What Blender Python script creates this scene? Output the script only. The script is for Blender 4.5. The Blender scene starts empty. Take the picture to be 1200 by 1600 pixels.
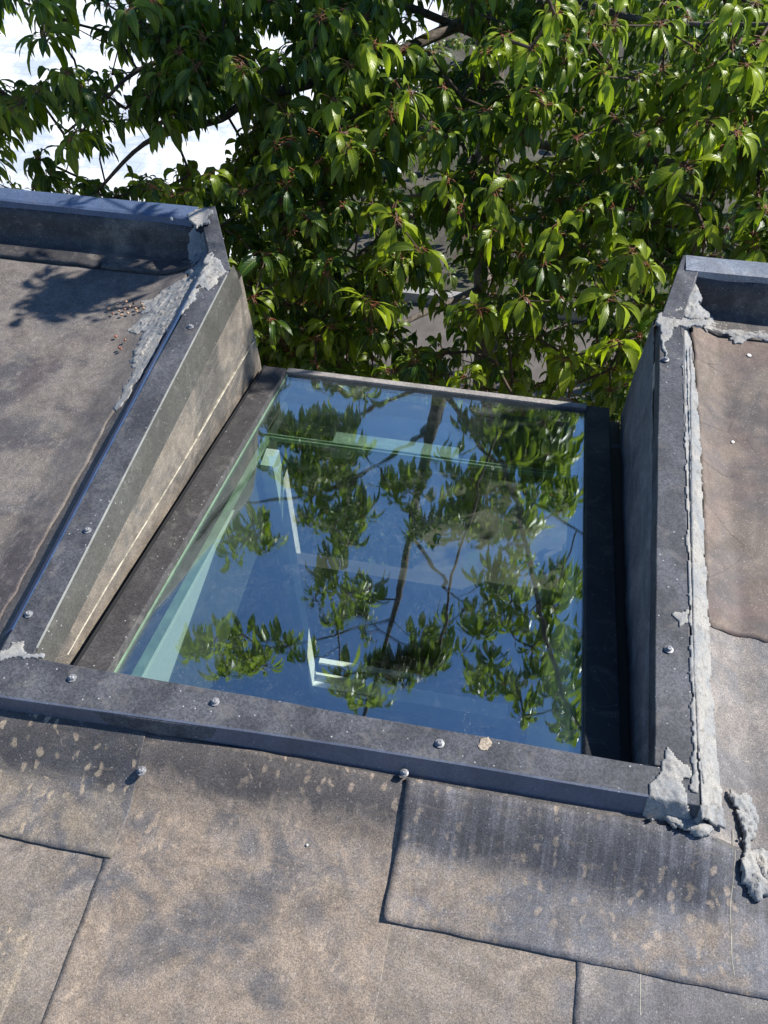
import bpy, bmesh, math, random
import numpy as np
from mathutils import Vector, Matrix, noise as mn
random.seed(7); RS = np.random.RandomState(11)
S = bpy.context.scene; COL = S.collection
# ---------------------------------------------------------------- camera
YAW, PIT, ROL = -0.21104, 0.905, -0.02502
CAM = np.array([0.783, -0.5981, 1.3521]); FPX = 1323.28
fw = np.array([math.sin(YAW)*math.cos(PIT), math.cos(YAW)*math.cos(PIT), -math.sin(PIT)])
r0 = np.array([math.cos(YAW), -math.sin(YAW), 0.]); u0 = np.cross(r0, fw)
RT = r0*math.cos(ROL)+u0*math.sin(ROL); UP = -r0*math.sin(ROL)+u0*math.cos(ROL)
cd = bpy.data.cameras.new('camera'); co = bpy.data.objects.new('camera', cd); COL.objects.link(co)
cd.sensor_fit = 'VERTICAL'; cd.sensor_height = 36; cd.sensor_width = 27; cd.lens = FPX/1600*36
cd.clip_start = .02; cd.clip_end = 500
M4 = Matrix(((RT[0], UP[0], -fw[0], CAM[0]), (RT[1], UP[1], -fw[1], CAM[1]), (RT[2], UP[2], -fw[2], CAM[2]), (0, 0, 0, 1)))
co.matrix_world = M4; S.camera = co
# ---------------------------------------------------------------- light
SUN = Vector((.655, .38, .67)).normalized()
el = math.asin(SUN.z); az = math.atan2(SUN.x, SUN.y)
w = bpy.data.worlds.new('World'); S.world = w; w.use_nodes = True
nt = w.node_tree; nt.nodes.clear()
sky = nt.nodes.new('ShaderNodeTexSky'); sky.sky_type = 'NISHITA'; sky.sun_disc = False
sky.sun_elevation = el; sky.sun_rotation = az; sky.air_density = 1.0; sky.dust_density = .0; sky.ozone_density = 7; sky.altitude = 500
bg = nt.nodes.new('ShaderNodeBackground'); bg.inputs[1].default_value = .105
wo = nt.nodes.new('ShaderNodeOutputWorld'); nt.links.new(sky.outputs[0], bg.inputs[0]); nt.links.new(bg.outputs[0], wo.inputs[0])
sl = bpy.data.lights.new('sun', 'SUN'); sl.energy = 5; sl.angle = math.radians(.55); sl.color = (1, .955, .89)
so = bpy.data.objects.new('sun', sl); COL.objects.link(so)
so.rotation_euler = SUN.to_track_quat('Z', 'Y').to_euler()
S.view_settings.view_transform = 'Standard'; S.view_settings.look = 'None'; S.view_settings.gamma = 1
S.view_settings.exposure = .7
S.cycles.max_bounces = 10; S.cycles.transparent_max_bounces = 24
# ---------------------------------------------------------------- helpers
def ray(u, v): return fw+RT*(u-600)/FPX+UP*(800-v)/FPX
def on(u, v, n, k):
    d = ray(u, v); n = np.array(n, float); return CAM+d*((k-n@CAM)/(n@d))
def Z(u, v, h=0.): return on(u, v, (0, 0, 1), h)
def DY(u, v, y): return on(u, v, (0, 1, 0), y)
GS, GD = .248, .103
def gz(y): return -GD-GS*y
def GP(u, v, d=GD): return on(u, v, (0, GS, 1), -d)
GN = np.array([0, GS, 1.]); GN /= np.linalg.norm(GN)
def proj(P):
    d = np.atleast_2d(P)-CAM; z = d@fw
    return 600+FPX*(d@RT)/z, 800-FPX*(d@UP)/z, z
def mesh(name, vs, fs, mat, parent=None, smooth=False, label=None):
    me = bpy.data.meshes.new(name)
    me.from_pydata([tuple(map(float, v)) for v in vs], [], [tuple(int(i) for i in f) for f in fs]); me.update()
    for m in (mat if isinstance(mat, (list, tuple)) else [mat]): me.materials.append(m)
    if smooth: me.polygons.foreach_set('use_smooth', [True]*len(me.polygons))
    o = bpy.data.objects.new(name, me); COL.objects.link(o)
    if parent: o.parent = parent
    if label: o['label'] = label
    return o
def bevel(o, w=.0015, seg=2):
    m = o.modifiers.new('bevel', 'BEVEL'); m.width = w; m.segments = seg; m.limit_method = 'ANGLE'; m.angle_limit = math.radians(35)
    return o
def thing(name, label, cat, group=None):
    o = bpy.data.objects.new(name, None); COL.objects.link(o); o['label'] = label; o['category'] = cat
    if group: o['group'] = group
    return o
def tag(o, label, cat, group=None):
    o['label'] = label; o['category'] = cat
    if group: o['group'] = group
    return o
def struct(o, kind='structure', label=None, cat=None):
    o['kind'] = kind
    if label: o['label'] = label
    if cat: o['category'] = cat
    return o
def boxv(x0, x1, y0, y1, z0, z1):
    v = [(x, y, z) for z in (z0, z1) for y in (y0, y1) for x in (x0, x1)]
    return v, [(0, 2, 3, 1), (4, 5, 7, 6), (0, 1, 5, 4), (2, 6, 7, 3), (0, 4, 6, 2), (1, 3, 7, 5)]
def box(name, b, mat, parent=None, **k):
    v, f = boxv(*b); return mesh(name, v, f, mat, parent, **k)
def loft(secs, closed=True, caps=True):
    """secs: list of lists of 3D points, lofted into a skin"""
    n = len(secs[0]); vs = [p for s in secs for p in s]; fs = []
    for i in range(len(secs)-1):
        for j in range(n if closed else n-1):
            a = i*n+j; b = i*n+(j+1) % n
            fs.append((a, b, b+n, a+n))
    if caps and closed: fs.append(tuple(range(n))[::-1]); fs.append(tuple(range((len(secs)-1)*n, len(secs)*n)))
    return vs, fs
def fixn(o):
    bm = bmesh.new(); bm.from_mesh(o.data); bmesh.ops.recalc_face_normals(bm, faces=bm.faces); bm.to_mesh(o.data); bm.free(); return o
def nz(x, y, z=0., s=1., o=3):
    return mn.fractal(Vector((x*s, y*s, z)), 1.0, 2.0, o, noise_basis='PERLIN_ORIGINAL')
# ---------------------------------------------------------------- materials
class NT:
    def __init__(s, name):
        s.m = bpy.data.materials.new(name); s.m.use_nodes = True; s.t = s.m.node_tree; s.t.nodes.clear()
        s.out = s.n('OutputMaterial'); s.geo = s.n('NewGeometry')
    def n(s, ty, **k):
        x = s.t.nodes.new('ShaderNode'+ty)
        for a, b in k.items(): setattr(x, a, b)
        return x
    def put(s, sock, v):
        if isinstance(v, bpy.types.NodeSocket): s.t.links.new(v, sock)
        elif v is not None:
            if sock.type == 'RGBA' and not isinstance(v, (int, float)): v = tuple(v)+((1,) if len(v) == 3 else ())
            sock.default_value = v
    def pos(s, sc=(1, 1, 1), loc=(0, 0, 0)):
        m = s.n('Mapping'); s.t.links.new(s.geo.outputs['Position'], m.inputs[0]); m.inputs['Scale'].default_value = sc; m.inputs['Location'].default_value = loc
        return m.outputs[0]
    def noise(s, sc, det=4, ro=.55, dist=0, vec=None, col=False):
        x = s.n('TexNoise'); x.inputs['Scale'].default_value = sc; x.inputs['Detail'].default_value = det
        x.inputs['Roughness'].default_value = ro; x.inputs['Distortion'].default_value = dist
        s.put(x.inputs['Vector'], vec if vec is not None else s.geo.outputs['Position'])
        return x.outputs[1 if col else 0]
    def vor(s, sc, vec=None, feat='F1', out='Distance', rnd=1):
        x = s.n('TexVoronoi', feature=feat); x.inputs['Scale'].default_value = sc; x.inputs['Randomness'].default_value = rnd
        s.put(x.inputs['Vector'], vec if vec is not None else s.geo.outputs['Position']); return x.outputs[out]
    def ramp(s, v, a, b, lo=0., hi=1.):
        x = s.n('MapRange'); x.interpolation_type = 'SMOOTHSTEP'
        s.put(x.inputs[0], v); x.inputs[1].default_value = a; x.inputs[2].default_value = b; x.inputs[3].default_value = lo; x.inputs[4].default_value = hi
        return x.outputs[0]
    def math(s, op, a, b=None):
        x = s.n('Math', operation=op); s.put(x.inputs[0], a); s.put(x.inputs[1], b); return x.outputs[0]
    def mix(s, f, a, b, mode='MIX'):
        x = s.n('Mix', data_type='RGBA', blend_type=mode); s.put(x.inputs[0], f); s.put(x.inputs[6], a); s.put(x.inputs[7], b); return x.outputs[2]
    def bump(s, h, st=.3, d=.002):
        x = s.n('Bump'); x.inputs['Strength'].default_value = st; x.inputs['Distance'].default_value = d; s.put(x.inputs['Height'], h); return x.outputs[0]
    def bsdf(s, col, ro=.8, nrm=None, metal=0, spec=.5, out=True):
        x = s.n('BsdfPrincipled'); s.put(x.inputs['Base Color'], col); s.put(x.inputs['Roughness'], ro); s.put(x.inputs['Metallic'], metal)
        x.inputs['Specular IOR Level'].default_value = spec
        if nrm is not None: s.put(x.inputs['Normal'], nrm)
        if out: s.t.links.new(x.outputs[0], s.out.inputs[0])
        return x.outputs[0]
def felt(name, base=(.105, .10, .105), tan=(.27, .225, .175), dirt=.5, warm=0., streak=0., seed=0, svec=(55, 3.5, 8), prints=.5, rust=0., grain=1., flat=0, cracks=0.):
    m = NT(name); p = m.pos((1, 1, 1), (seed*3.7, seed*1.9, seed))
    big = m.noise(2.6, 7, .6, .6, p); mid = m.noise(11, 7, .62, 1.2, p); fine = m.noise(60, 5, .7, 0, p)
    dm = m.math('MULTIPLY_ADD', mid, .45); m.t.nodes[-1].inputs[2].default_value = 0
    x = m.n('Math', operation='ADD'); m.put(x.inputs[0], dm); m.put(x.inputs[1], m.math('MULTIPLY', big, .75)); s = x.outputs[0]
    thr = .72-.22*dirt
    mask = m.ramp(s, thr-.06, thr+.09); mask = m.math('MULTIPLY', mask, m.ramp(fine, .3, .6, .6, 1.))
    if flat:   # dirt thins on the upstand; its grazing shade is painted darker too
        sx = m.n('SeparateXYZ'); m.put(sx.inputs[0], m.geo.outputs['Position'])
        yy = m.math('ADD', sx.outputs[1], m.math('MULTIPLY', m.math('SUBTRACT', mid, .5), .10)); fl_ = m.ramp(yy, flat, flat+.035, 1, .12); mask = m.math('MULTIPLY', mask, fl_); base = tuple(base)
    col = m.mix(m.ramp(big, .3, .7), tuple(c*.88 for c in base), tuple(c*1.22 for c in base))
    if flat: col = m.mix(m.ramp(fl_, .1, 1, 0, 1), tuple(c*.82 for c in base), m.mix(.5, col, tuple(c*1.5 for c in base)))  # slope's shade put into the colour: upstand darkened, flat lightened
    if streak:
        st = m.noise(1, 4, .6, .3, m.pos(svec, (seed, 0, 0)))
        col = m.mix(m.ramp(st, .42, .72, 0, streak), col, tuple(c*1.75 for c in base))
    if rust:
        col = m.mix(m.ramp(m.noise(3.1, 5, .6, .8, m.pos((1, 1, 1), (9+seed, 4, 2))), .42, .62, 0, rust), col, (.125, .08, .066))
    col = m.mix(m.math('MULTIPLY', mask, min(1, .35+dirt*.55)), col, tan)
    if prints:   # curved, patchy dried-mud marks
        wv = m.n('TexWave', wave_type='RINGS', rings_direction='SPHERICAL'); wv.inputs['Scale'].default_value = 11; wv.inputs['Distortion'].default_value = 9
        wv.inputs['Detail'].default_value = 3; wv.inputs['Detail Scale'].default_value = 1.6; m.put(wv.inputs['Vector'], m.pos((1, 1, 1), (.3+seed, -.4, 0)))
        cl = m.vor(48, p, out='Distance'); pm = m.math('MULTIPLY', m.ramp(wv.outputs[1], .6, .85), m.ramp(cl, .25, .5, 1, 0))
        pm = m.math('MULTIPLY', pm, m.ramp(m.noise(4.3, 3, .5, .3, m.pos((1, 1, 1), (3+seed, 8, 1))), .44, .54))
        col = m.mix(m.math('MULTIPLY', pm, prints), col, tuple(min(1, c*1.2) for c in tan))
    sw = m.noise(8, 8, .68, 2.2, p); col = m.mix(.9, col, m.ramp(sw, .34, .68, .80, 1.24), 'MULTIPLY')
    br = m.noise(1, 6, .7, 1.5, m.pos((16, 55, 16), (seed, 2, 0))); col = m.mix(m.math('MULTIPLY', m.ramp(br, .54, .7), .35), col, tuple(c*.95 for c in tan))
    ck = m.math('MULTIPLY', m.ramp(m.vor(5.5, m.n('Mapping').outputs[0] if False else p, 'DISTANCE_TO_EDGE'), .0, .012, 1, 0), m.ramp(m.noise(3.2, 3, .5, .2, p), .52, .6)); col = m.mix(m.math('MULTIPLY', ck, cracks), col, (.02, .018, .017))
    cr = m.ramp(m.noise(5, 9, .75, 1., m.pos((1, 1, 1), (seed, 5, 5))), .60, .68); col = m.mix(m.math('MULTIPLY', cr, .5), col, tuple(c*.7 for c in base))
    # mineral granules
    g = m.vor(760, p, out='Color'); gs = m.n('SeparateColor'); m.put(gs.inputs[0], g)
    gv = m.ramp(gs.outputs[0], .0, 1., .70, 1.32); col = m.mix(grain, col, gv, 'MULTIPLY')
    g3 = m.noise(330, 3, .7, 0, p); col = m.mix(.6*grain, col, m.ramp(g3, .3, .7, .74, 1.28), 'MULTIPLY')
    g2 = m.vor(260, p, out='Color'); gs2 = m.n('SeparateColor'); m.put(gs2.inputs[0], g2)
    sp = m.math('MULTIPLY', m.ramp(gs2.outputs[1], .93, .96), m.ramp(m.vor(260, p), .2, .45, 1, 0)); col = m.mix(m.math('MULTIPLY', sp, .35), col, (.5, .48, .45))
    b = m.bump(m.math('ADD', gs.outputs[0], m.math('MULTIPLY', g3, 1.2)), .25*grain, .001)
    b2 = m.n('Bump'); b2.inputs['Strength'].default_value = .25; b2.inputs['Distance'].default_value = .006; m.put(b2.inputs['Height'], m.noise(24, 4, .6, .5, p)); m.put(b2.inputs['Normal'], b)
    m.bsdf(col, m.ramp(mask, 0, 1, .62, .9), b2.outputs[0], spec=.35); return m.m
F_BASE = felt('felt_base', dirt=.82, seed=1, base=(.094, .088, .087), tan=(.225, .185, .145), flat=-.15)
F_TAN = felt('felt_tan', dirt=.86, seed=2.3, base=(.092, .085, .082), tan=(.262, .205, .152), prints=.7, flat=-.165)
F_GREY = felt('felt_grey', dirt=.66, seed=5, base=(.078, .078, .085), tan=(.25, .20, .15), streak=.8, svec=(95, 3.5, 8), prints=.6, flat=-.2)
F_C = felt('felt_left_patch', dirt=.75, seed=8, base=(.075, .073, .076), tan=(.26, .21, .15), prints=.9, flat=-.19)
F_LEFT = felt('felt_left_roof', dirt=.72, seed=12, base=(.080, .076, .077), tan=(.175, .152, .13), prints=.4, rust=.25)
F_RED = felt('felt_smooth_brown', dirt=.7, seed=15, base=(.075, .064, .061), tan=(.19, .155, .125), rust=.7, prints=.1, grain=.7, cracks=.5)
F_RGT = felt('felt_right_roof', dirt=.6, seed=19, base=(.11, .106, .107), tan=(.28, .245, .21), prints=0, rust=.1)
F_UP = felt('felt_upstand', dirt=.35, seed=21, base=(.050, .047, .047), prints=0, streak=.2)
F_CHEEK = felt('felt_cheek', dirt=.7, seed=25, base=(.095, .086, .076), tan=(.215, .18, .14), prints=0, streak=.75, svec=(5, 5, 75))
F_CHR = felt('felt_cheek_right', dirt=.45, seed=31, base=(.10, .10, .105), tan=(.22, .2, .18), prints=0, streak=.8, svec=(5, 5, 60))
def coated(name, base, ro=.45, metal=0., speck=.6, spec=.5, dust=.25):
    m = NT(name); col = m.mix(m.ramp(m.noise(9, 6, .65, .5), .35, .7, 0, dust), base, tuple(c*1.9+.03 for c in base))
    g = m.vor(330, out='Color'); gs = m.n('SeparateColor'); m.put(gs.inputs[0], g)
    col = m.mix(speck, col, m.ramp(gs.outputs[0], 0, 1, .72, 1.32), 'MULTIPLY')
    g2 = m.vor(150, out='Color'); s2 = m.n('SeparateColor'); m.put(s2.inputs[0], g2)
    sp = m.math('MULTIPLY', m.ramp(s2.outputs[1], .93, .96), m.ramp(m.vor(150), .1, .3, 1, 0)); col = m.mix(m.math('MULTIPLY', sp, .8*speck), col, (.5, .5, .48))
    # white splashes, sparse
    sc_ = m.ramp(m.noise(1, 5, .7, 2.5, m.pos((60, 9, 9))), .68, .72); col = m.mix(m.math('MULTIPLY', sc_, .30), col, (.26, .26, .27))
    st_ = m.ramp(m.noise(17, 7, .7, 1.), .52, .66); col = m.mix(m.math('MULTIPLY', st_, .35*min(1, speck+.2)), col, (.17, .155, .14))
    n1 = m.math('MULTIPLY', m.ramp(m.noise(28, 6, .75, 2.), .66, .71), m.ramp(m.noise(5, 2, .5), .55, .65)); col = m.mix(m.math('MULTIPLY', n1, .55), col, (.5, .5, .52))
    m.bsdf(col, m.ramp(m.noise(14, 5, .7), .3, .7, ro-.08, ro+.15), m.bump(gs.outputs[0], .25*speck, .0006), metal, spec); return m.m
TRIM = coated('coated_trim', (.043, .045, .051), .55, 0, 1., .3, .7)
TRIMB = coated('trim_flange', (.085, .10, .135), .33, .2, .4)
TRIMD = coated('trim_inner_edge', (.05, .047, .040), .6, 0, .8)
BARE = coated('bare_edge', (.30, .30, .27), .4, .4, .2)
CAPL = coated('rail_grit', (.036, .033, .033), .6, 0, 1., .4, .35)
CAPR = coated('shade_dark', (.010, .012, .016), .5, 0, .25, .25, .1)  # right rail's shade put into a near-black colour; the far cover shares it
BARM = coated('weathered_bar', (.19, .175, .16), .6, 0, .8, .3, .6)
def plain(name, c, ro=.6, metal=0, spec=.5, var=.2, sc=30):
    m = NT(name); col = m.mix(m.ramp(m.noise(sc, 5, .6), .3, .7), tuple(x*(1-var) for x in c), tuple(x*(1+var) for x in c)); m.bsdf(col, ro, None, metal, spec); return m.m
BLACK = plain('black_rubber', (.012, .012, .013), .6)
ENAM = coated('enamel_border', (.035, .036, .035), .35, 0, .9, .5, .3)
SPACER = plain('spacer_edge', (.17, .25, .17), .4)
PLAST = plain('white_plaster', (.78, .80, .76), .7, var=.03)
FLOORI = plain('interior_floor', (.05, .045, .04), .5)
ROOM = plain('room_wall', (.10, .10, .10), .8)
ZINC = plain('zinc_screw', (.25, .25, .255), .55, .45, var=.4, sc=260)
WALLM = plain('render_wall', (.5, .48, .45), .8)
def masticm():
    m = NT('grey_mastic'); n = m.noise(40, 6, .6, 1.8); n2 = m.noise(14, 5, .65, .6)
    col = m.mix(m.ramp(n2, .35, .65), (.22, .23, .235), (.32, .305, .275)); col = m.mix(m.ramp(n, .5, .7, 0, .65), col, (.13, .115, .10))
    g = m.noise(420, 3, .8); col = m.mix(.8, col, m.ramp(g, .3, .7, .65, 1.3), 'MULTIPLY')
    m.bsdf(col, .75, m.bump(m.math('ADD', n, m.math('MULTIPLY', g, .2)), .5, .003), 0, .3); return m.m
MAST = masticm()
DROP = plain('dried_droppings', (.62, .6, .55), .8)
PITM = plain('cherry_pit', (.38, .24, .14), .6, var=.4, sc=80)
PITR = plain('cherry_dry', (.2, .075, .045), .5, var=.4, sc=80)
def glassm(name, base):
    m = NT(name)
    d = m.n('VectorMath', operation='DOT_PRODUCT'); wn = m.n('TexNoise'); 
    b = m.bump(m.noise(3.4, 2, .45, .5, m.pos((1, .9, 1))), .22, .007)
    m.put(d.inputs[0], m.geo.outputs['Incoming']); m.put(d.inputs[1], m.geo.outputs['Normal'])
    c = m.math('ABSOLUTE', d.outputs['Value']); q = m.math('POWER', m.math('SUBTRACT', 1., c), 5.)
    f = m.math('MULTIPLY', m.math('MULTIPLY_ADD', q, .74), 1.); m.t.nodes[-2].inputs[2].default_value = base
    tr = m.n('BsdfTransparent'); tr.inputs[0].default_value = (.93, .97, .94, 1)
    gl = m.n('BsdfGlossy'); gl.inputs['Roughness'].default_value = .0; gl.inputs[0].default_value = (.86, .94, 1, 1); m.put(gl.inputs['Normal'], b)
    mx = m.n('MixShader'); m.put(mx.inputs[0], f); m.put(mx.inputs[1], tr.outputs[0]); m.put(mx.inputs[2], gl.outputs[0])
    # dust film
    df = m.n('BsdfDiffuse'); df.inputs[0].default_value = (.5, .52, .5, 1)
    m2 = m.n('MixShader'); sx = m.n('SeparateXYZ'); m.put(sx.inputs[0], m.geo.outputs['Position'])
    dots = m.math('MULTIPLY', m.ramp(m.vor(140), .10, .22, 1, 0), m.ramp(m.noise(7, 5, .7, .6), .48, .62)); low = m.ramp(sx.outputs[1], 1.02, 1.22)
    dirt = m.math('ADD', m.math('ADD', m.ramp(m.noise(26, 8, .8, 1.), .5, .8, 0., .06), m.math('MULTIPLY', dots, .22)), m.math('MULTIPLY', low, m.ramp(m.noise(13, 7, .75, 1), .5, .7, .01, .10)))
    m.put(m2.inputs[0], dirt); m.put(m2.inputs[1], mx.outputs[0]); m.put(m2.inputs[2], df.outputs[0])
    m.t.links.new(m2.outputs[0], m.out.inputs[0]); return m.m
GLASS = glassm('coated_glass', .22); GLASS2 = glassm('clear_glass', .05)
def leafm(name, dark, light, trans=.38):
    m = NT(name); a = m.n('Attribute', attribute_name='tint'); sp = m.n('SeparateColor'); m.put(sp.inputs[0], a.outputs['Color'])
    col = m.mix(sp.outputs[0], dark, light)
    # veins from the across/along coordinates stored in the mesh
    v = m.math('ABSOLUTE', m.math('SUBTRACT', sp.outputs[1], .5)); mid = m.ramp(v, .0, .05, 1, 0)
    wv = m.math('SINE', m.math('MULTIPLY', m.math('SUBTRACT', sp.outputs[2], m.math('MULTIPLY', v, .35)), 62.))
    col = m.mix(m.math('MULTIPLY', mid, .45), col, tuple(min(1, c*1.8+.02) for c in light))
    col = m.mix(m.ramp(wv, .3, 1, 0, .12), col, light)
    back = m.mix(.5, col, (.13, .17, .08)); col = m.mix(m.geo.outputs['Backfacing'], col, back)
    nb = m.bump(wv, .2, .001)
    b = m.bsdf(col, .36, nb, 0, .5, False); t = m.n('BsdfTranslucent'); m.put(t.inputs[0], m.mix(.5, col, m.mix(1, col, (2.1, 2.25, .6), 'MULTIPLY')))
    mx = m.n('MixShader'); mx.inputs[0].default_value = trans; m.put(mx.inputs[1], b); m.put(mx.inputs[2], t.outputs[0]); m.t.links.new(mx.outputs[0], m.out.inputs[0]); return m.m
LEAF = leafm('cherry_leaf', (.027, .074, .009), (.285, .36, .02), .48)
LEAF2 = leafm('shrub_leaf', (.025, .055, .012), (.09, .14, .03))
PETI = plain('petiole', (.26, .085, .04), .5)
def barkm(name, a, b):
    m = NT(name); n = m.noise(1, 6, .7, .8, m.pos((26, 26, 90))); col = m.mix(m.ramp(n, .35, .65), a, b)
    col = m.mix(m.ramp(m.noise(7, 4, .6), .5, .7, 0, .6), col, tuple(min(1, c*1.7) for c in b))
    m.bsdf(col, .8, m.bump(n, .8, .006), 0, .3); return m.m
BARK = barkm('cherry_bark', (.045, .036, .03), (.15, .125, .105))
TWIG = barkm('twig_bark', (.05, .035, .025), (.12, .085, .06))
# ---------------------------------------------------------------- building
bld = thing('building', 'flat felted roof building with a notch cut for the skylight', 'building')
TX0, TX1 = -.085, 1.18; RZ = -.09; YB = 1.215
def roofh(x, y):
    dx = max(TX0-x, x-TX1, 0.); dy = max(-.085-y, 0.)
    d = math.hypot(dx, dy)
    wd = (.15 if x < 0 else .10) if dx > 0 and dy == 0 else .12
    if dx > 0 and dy > 0: wd = .12
    s = max(0., 1-d/wd); h = RZ+(.056 if dy == 0 else .053)*(s*s*(3-2*s) if dy > 0 else s**1.3)
    h += .0030*nz(x, y, 3.3, 2.2, 2)+.0011*nz(x, y, 7., 14, 2)
    if dy > 0: h += .0040*max(0., 1-abs(dy-.05)/.08)*mn.noise(Vector((x*9, y*4, 1)))
    return h
def hT(x, y): return roofh(x, y)-.0022*min(1, max(0, (-.27-y)/.03))
def sheet(name, xs, ys, mat, keep=lambda x, y: True, lift=0., thick=0., parent=bld, label=None, warp=.0, hf=None, edge=.0):
    hf = hf or roofh
    X, Y = np.meshgrid(xs, ys, indexing='ij'); n, k = X.shape; vs = []; fs = []
    for i in range(n):
        for j in range(k):
            x, y = X[i, j], Y[i, j]
            if warp:
                e = min(i, n-1-i, j, k-1-j) 
                f = max(0, 1-e/4.); x += warp*f*nz(y, x, 2., 17, 3); y += warp*f*nz(x, y, 5., 17, 3)
            h = hf(x, y)+lift
            if edge: h += edge*max(0, nz(x, y, 9, 11, 2))*max(0, 1-min(i, n-1-i, j, k-1-j)/5.)
            vs.append((x, y, h))
    for i in range(n-1):
        for j in range(k-1):
            if keep((X[i, j]+X[i+1, j+1])/2, (Y[i, j]+Y[i+1, j+1])/2): fs.append((i*k+j, (i+1)*k+j, (i+1)*k+j+1, i*k+j+1))
    if thick:
        N = len(vs); vs += [(a, b, c-thick) for a, b, c in vs]
        rim = [i*k for i in range(n)]+[(n-1)*k+j for j in range(1, k)]+[i*k+k-1 for i in range(n-2, -1, -1)]+[j for j in range(k-2, 0, -1)]
        for a, b in zip(rim, rim[1:]+rim[:1]): fs.append((b, a, a+N, b+N))
    return mesh(name, vs, fs, mat, parent, True, label)
def ax(*seg):
    out = []
    for a, b, st in seg: out += list(np.arange(a, b-1e-9, st))
    return np.array(out+[seg[-1][1]])
hole = lambda x, y: not (TX0+.03 < x < TX1-.03 and y > -.055) 
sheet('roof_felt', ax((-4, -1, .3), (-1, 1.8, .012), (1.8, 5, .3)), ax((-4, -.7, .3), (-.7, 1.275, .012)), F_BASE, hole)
LF = .0035
sheet('felt_sheet', ax((-1.6, -.128, .012)), ax((-.07, 1.262, .012)), F_LEFT, lift=LF, thick=.004, warp=.006, label='grey brown felt sheet left of the notch')
sheet('felt_sheet', ax((1.205, 2.6, .012)), ax((.33, 1.262, .012)), F_RED, lift=LF, thick=.005, warp=.012, edge=.004, label='smooth reddish brown felt sheet behind the right trim')
sheet('felt_sheet', ax((1.183, 2.6, .012)), ax((-.18, .345, .012)), F_RGT, lift=LF*.4, thick=.002, warp=.004, label='pale speckled felt sheet at the right')
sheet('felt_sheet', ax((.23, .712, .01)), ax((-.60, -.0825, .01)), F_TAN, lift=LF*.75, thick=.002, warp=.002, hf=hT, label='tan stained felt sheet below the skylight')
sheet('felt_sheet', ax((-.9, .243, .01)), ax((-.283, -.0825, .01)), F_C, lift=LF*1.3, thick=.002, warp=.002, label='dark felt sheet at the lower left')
def hA(x, y): return roofh(x, y)+.0035*max(0, 1-(x-.70)/.03)
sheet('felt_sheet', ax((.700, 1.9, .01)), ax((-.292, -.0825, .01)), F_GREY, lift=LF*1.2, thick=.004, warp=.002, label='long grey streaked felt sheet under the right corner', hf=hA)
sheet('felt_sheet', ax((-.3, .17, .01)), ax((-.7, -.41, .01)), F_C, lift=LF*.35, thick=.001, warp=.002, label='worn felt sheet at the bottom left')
sheet('felt_sheet', ax((1.0, 2.0, .012)), ax((-1., -.2, .012)), F_RGT, lift=LF*.5, thick=.002, warp=.004, label='pale grey felt sheet at the bottom right')
# outer walls and interior
box('outer_wall', (-4, -.115, 1.27, 1.376, -4.5, -.09), WALLM, bld); box('outer_wall', (1.175, 5, 1.27, 1.376, -4.5, -.09), WALLM, bld)
for b in ((-.115, .05, -4.5, -.50), (1.05, 1.175, -4.5, -.50), (.0501, 1.0499, -4.5, -1.25), (.0501, 1.0499, -.62, -.50)): box('outer_wall', (b[0], b[1], 1.15, 1.235, b[2]-(.12 if b[3] == -1.25 else 0), b[3]-(.12 if b[3] == -1.25 else 0)), FLOORI if b[3] == -1.25 else WALLM, bld)
for b in ((-.6, .05, -3.0, -.47), (1.05, 1.8, -3.0, -.47), (.0501, 1.0499, -3.0, -1.25), (.0501, 1.0499, -.62, -.47)): box('interior_wall', (b[0], b[1], 1.10, 1.148, b[2], b[3]), FLOORI if b[3] == -1.25 else ROOM, bld); box('interior_wall', (-.7, -.6, -1.4, 1.22, -3.0, -.3), ROOM, bld)
box('interior_wall', (1.8, 1.9, -1.4, 1.22, -3.0, -.3), ROOM, bld); box('interior_wall', (-.6, 1.8, -1.5, -1.4, -3.0, -.3), ROOM, bld)
box('interior_floor', (-.6, 1.8, -1.4, 1.10, -3.1, -3.0), FLOORI, bld)
for b in ((-.7, .137, -1.5, 1.1, -.47, -.40), (.995, 1.9, -1.5, 1.1, -.47, -.40), (.137, .995, -1.5, -.04, -.47, -.40)): box('ceiling', b, ROOM, bld)
# trims: profile swept between two ends
def trim(name, secs, mat, parent=bld, label=None, bev=.0018):
    v, f = loft(secs); o = fixn(mesh(name, v, f, mat, parent, label=label)); bevel(o, bev); return o
def interp_secs(secs, n):
    out = []
    for i in range(n):
        t = i/(n-1)*(len(secs)-1); a = min(int(t), len(secs)-2); q = t-a
        out.append([tuple(np.array(p)*(1-q)+np.array(r)*q) for p, r in zip(secs[a], secs[a+1])])
    return out
def jig(secs, amp=.0012, s=6):
    out = []
    for sec in secs:
        c = np.mean(np.array(sec), 0); d = np.array([nz(c[0], c[1], k*7., s, 3) for k in range(3)])*amp
        out.append([tuple(np.array(p)+d) for p in sec])
    return out
def yprof(x, wtop, fl):   # near trim section at x
    return [(x, 0, 0), (x, -wtop, 0), (x, -wtop-fl, -.036), (x, -wtop-fl+.003, -.040), (x, -wtop+.002, -.006), (x, -.004, -.006), (x, -.004, -.05), (x, 0, -.05)]
near = trim('edge_trim', jig(interp_secs([yprof(-.10, .083, .006), yprof(.25, .075, .011), yprof(.6, .057, .017), yprof(1.168, .052, .017)], 30)), TRIM, label='near trim with three screws along the glass')
def xprof(y, s, x0, wt, fl):
    return [(x0, y, 0), (x0-s*wt, y, 0), (x0-s*(wt+fl), y, -.024), (x0-s*(wt+fl)+s*.003, y, -.028), (x0-s*wt+s*.002, y, -.006), (x0-s*.004, y, -.006), (x0-s*.004, y, -.05), (x0, y, -.05)]
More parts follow.
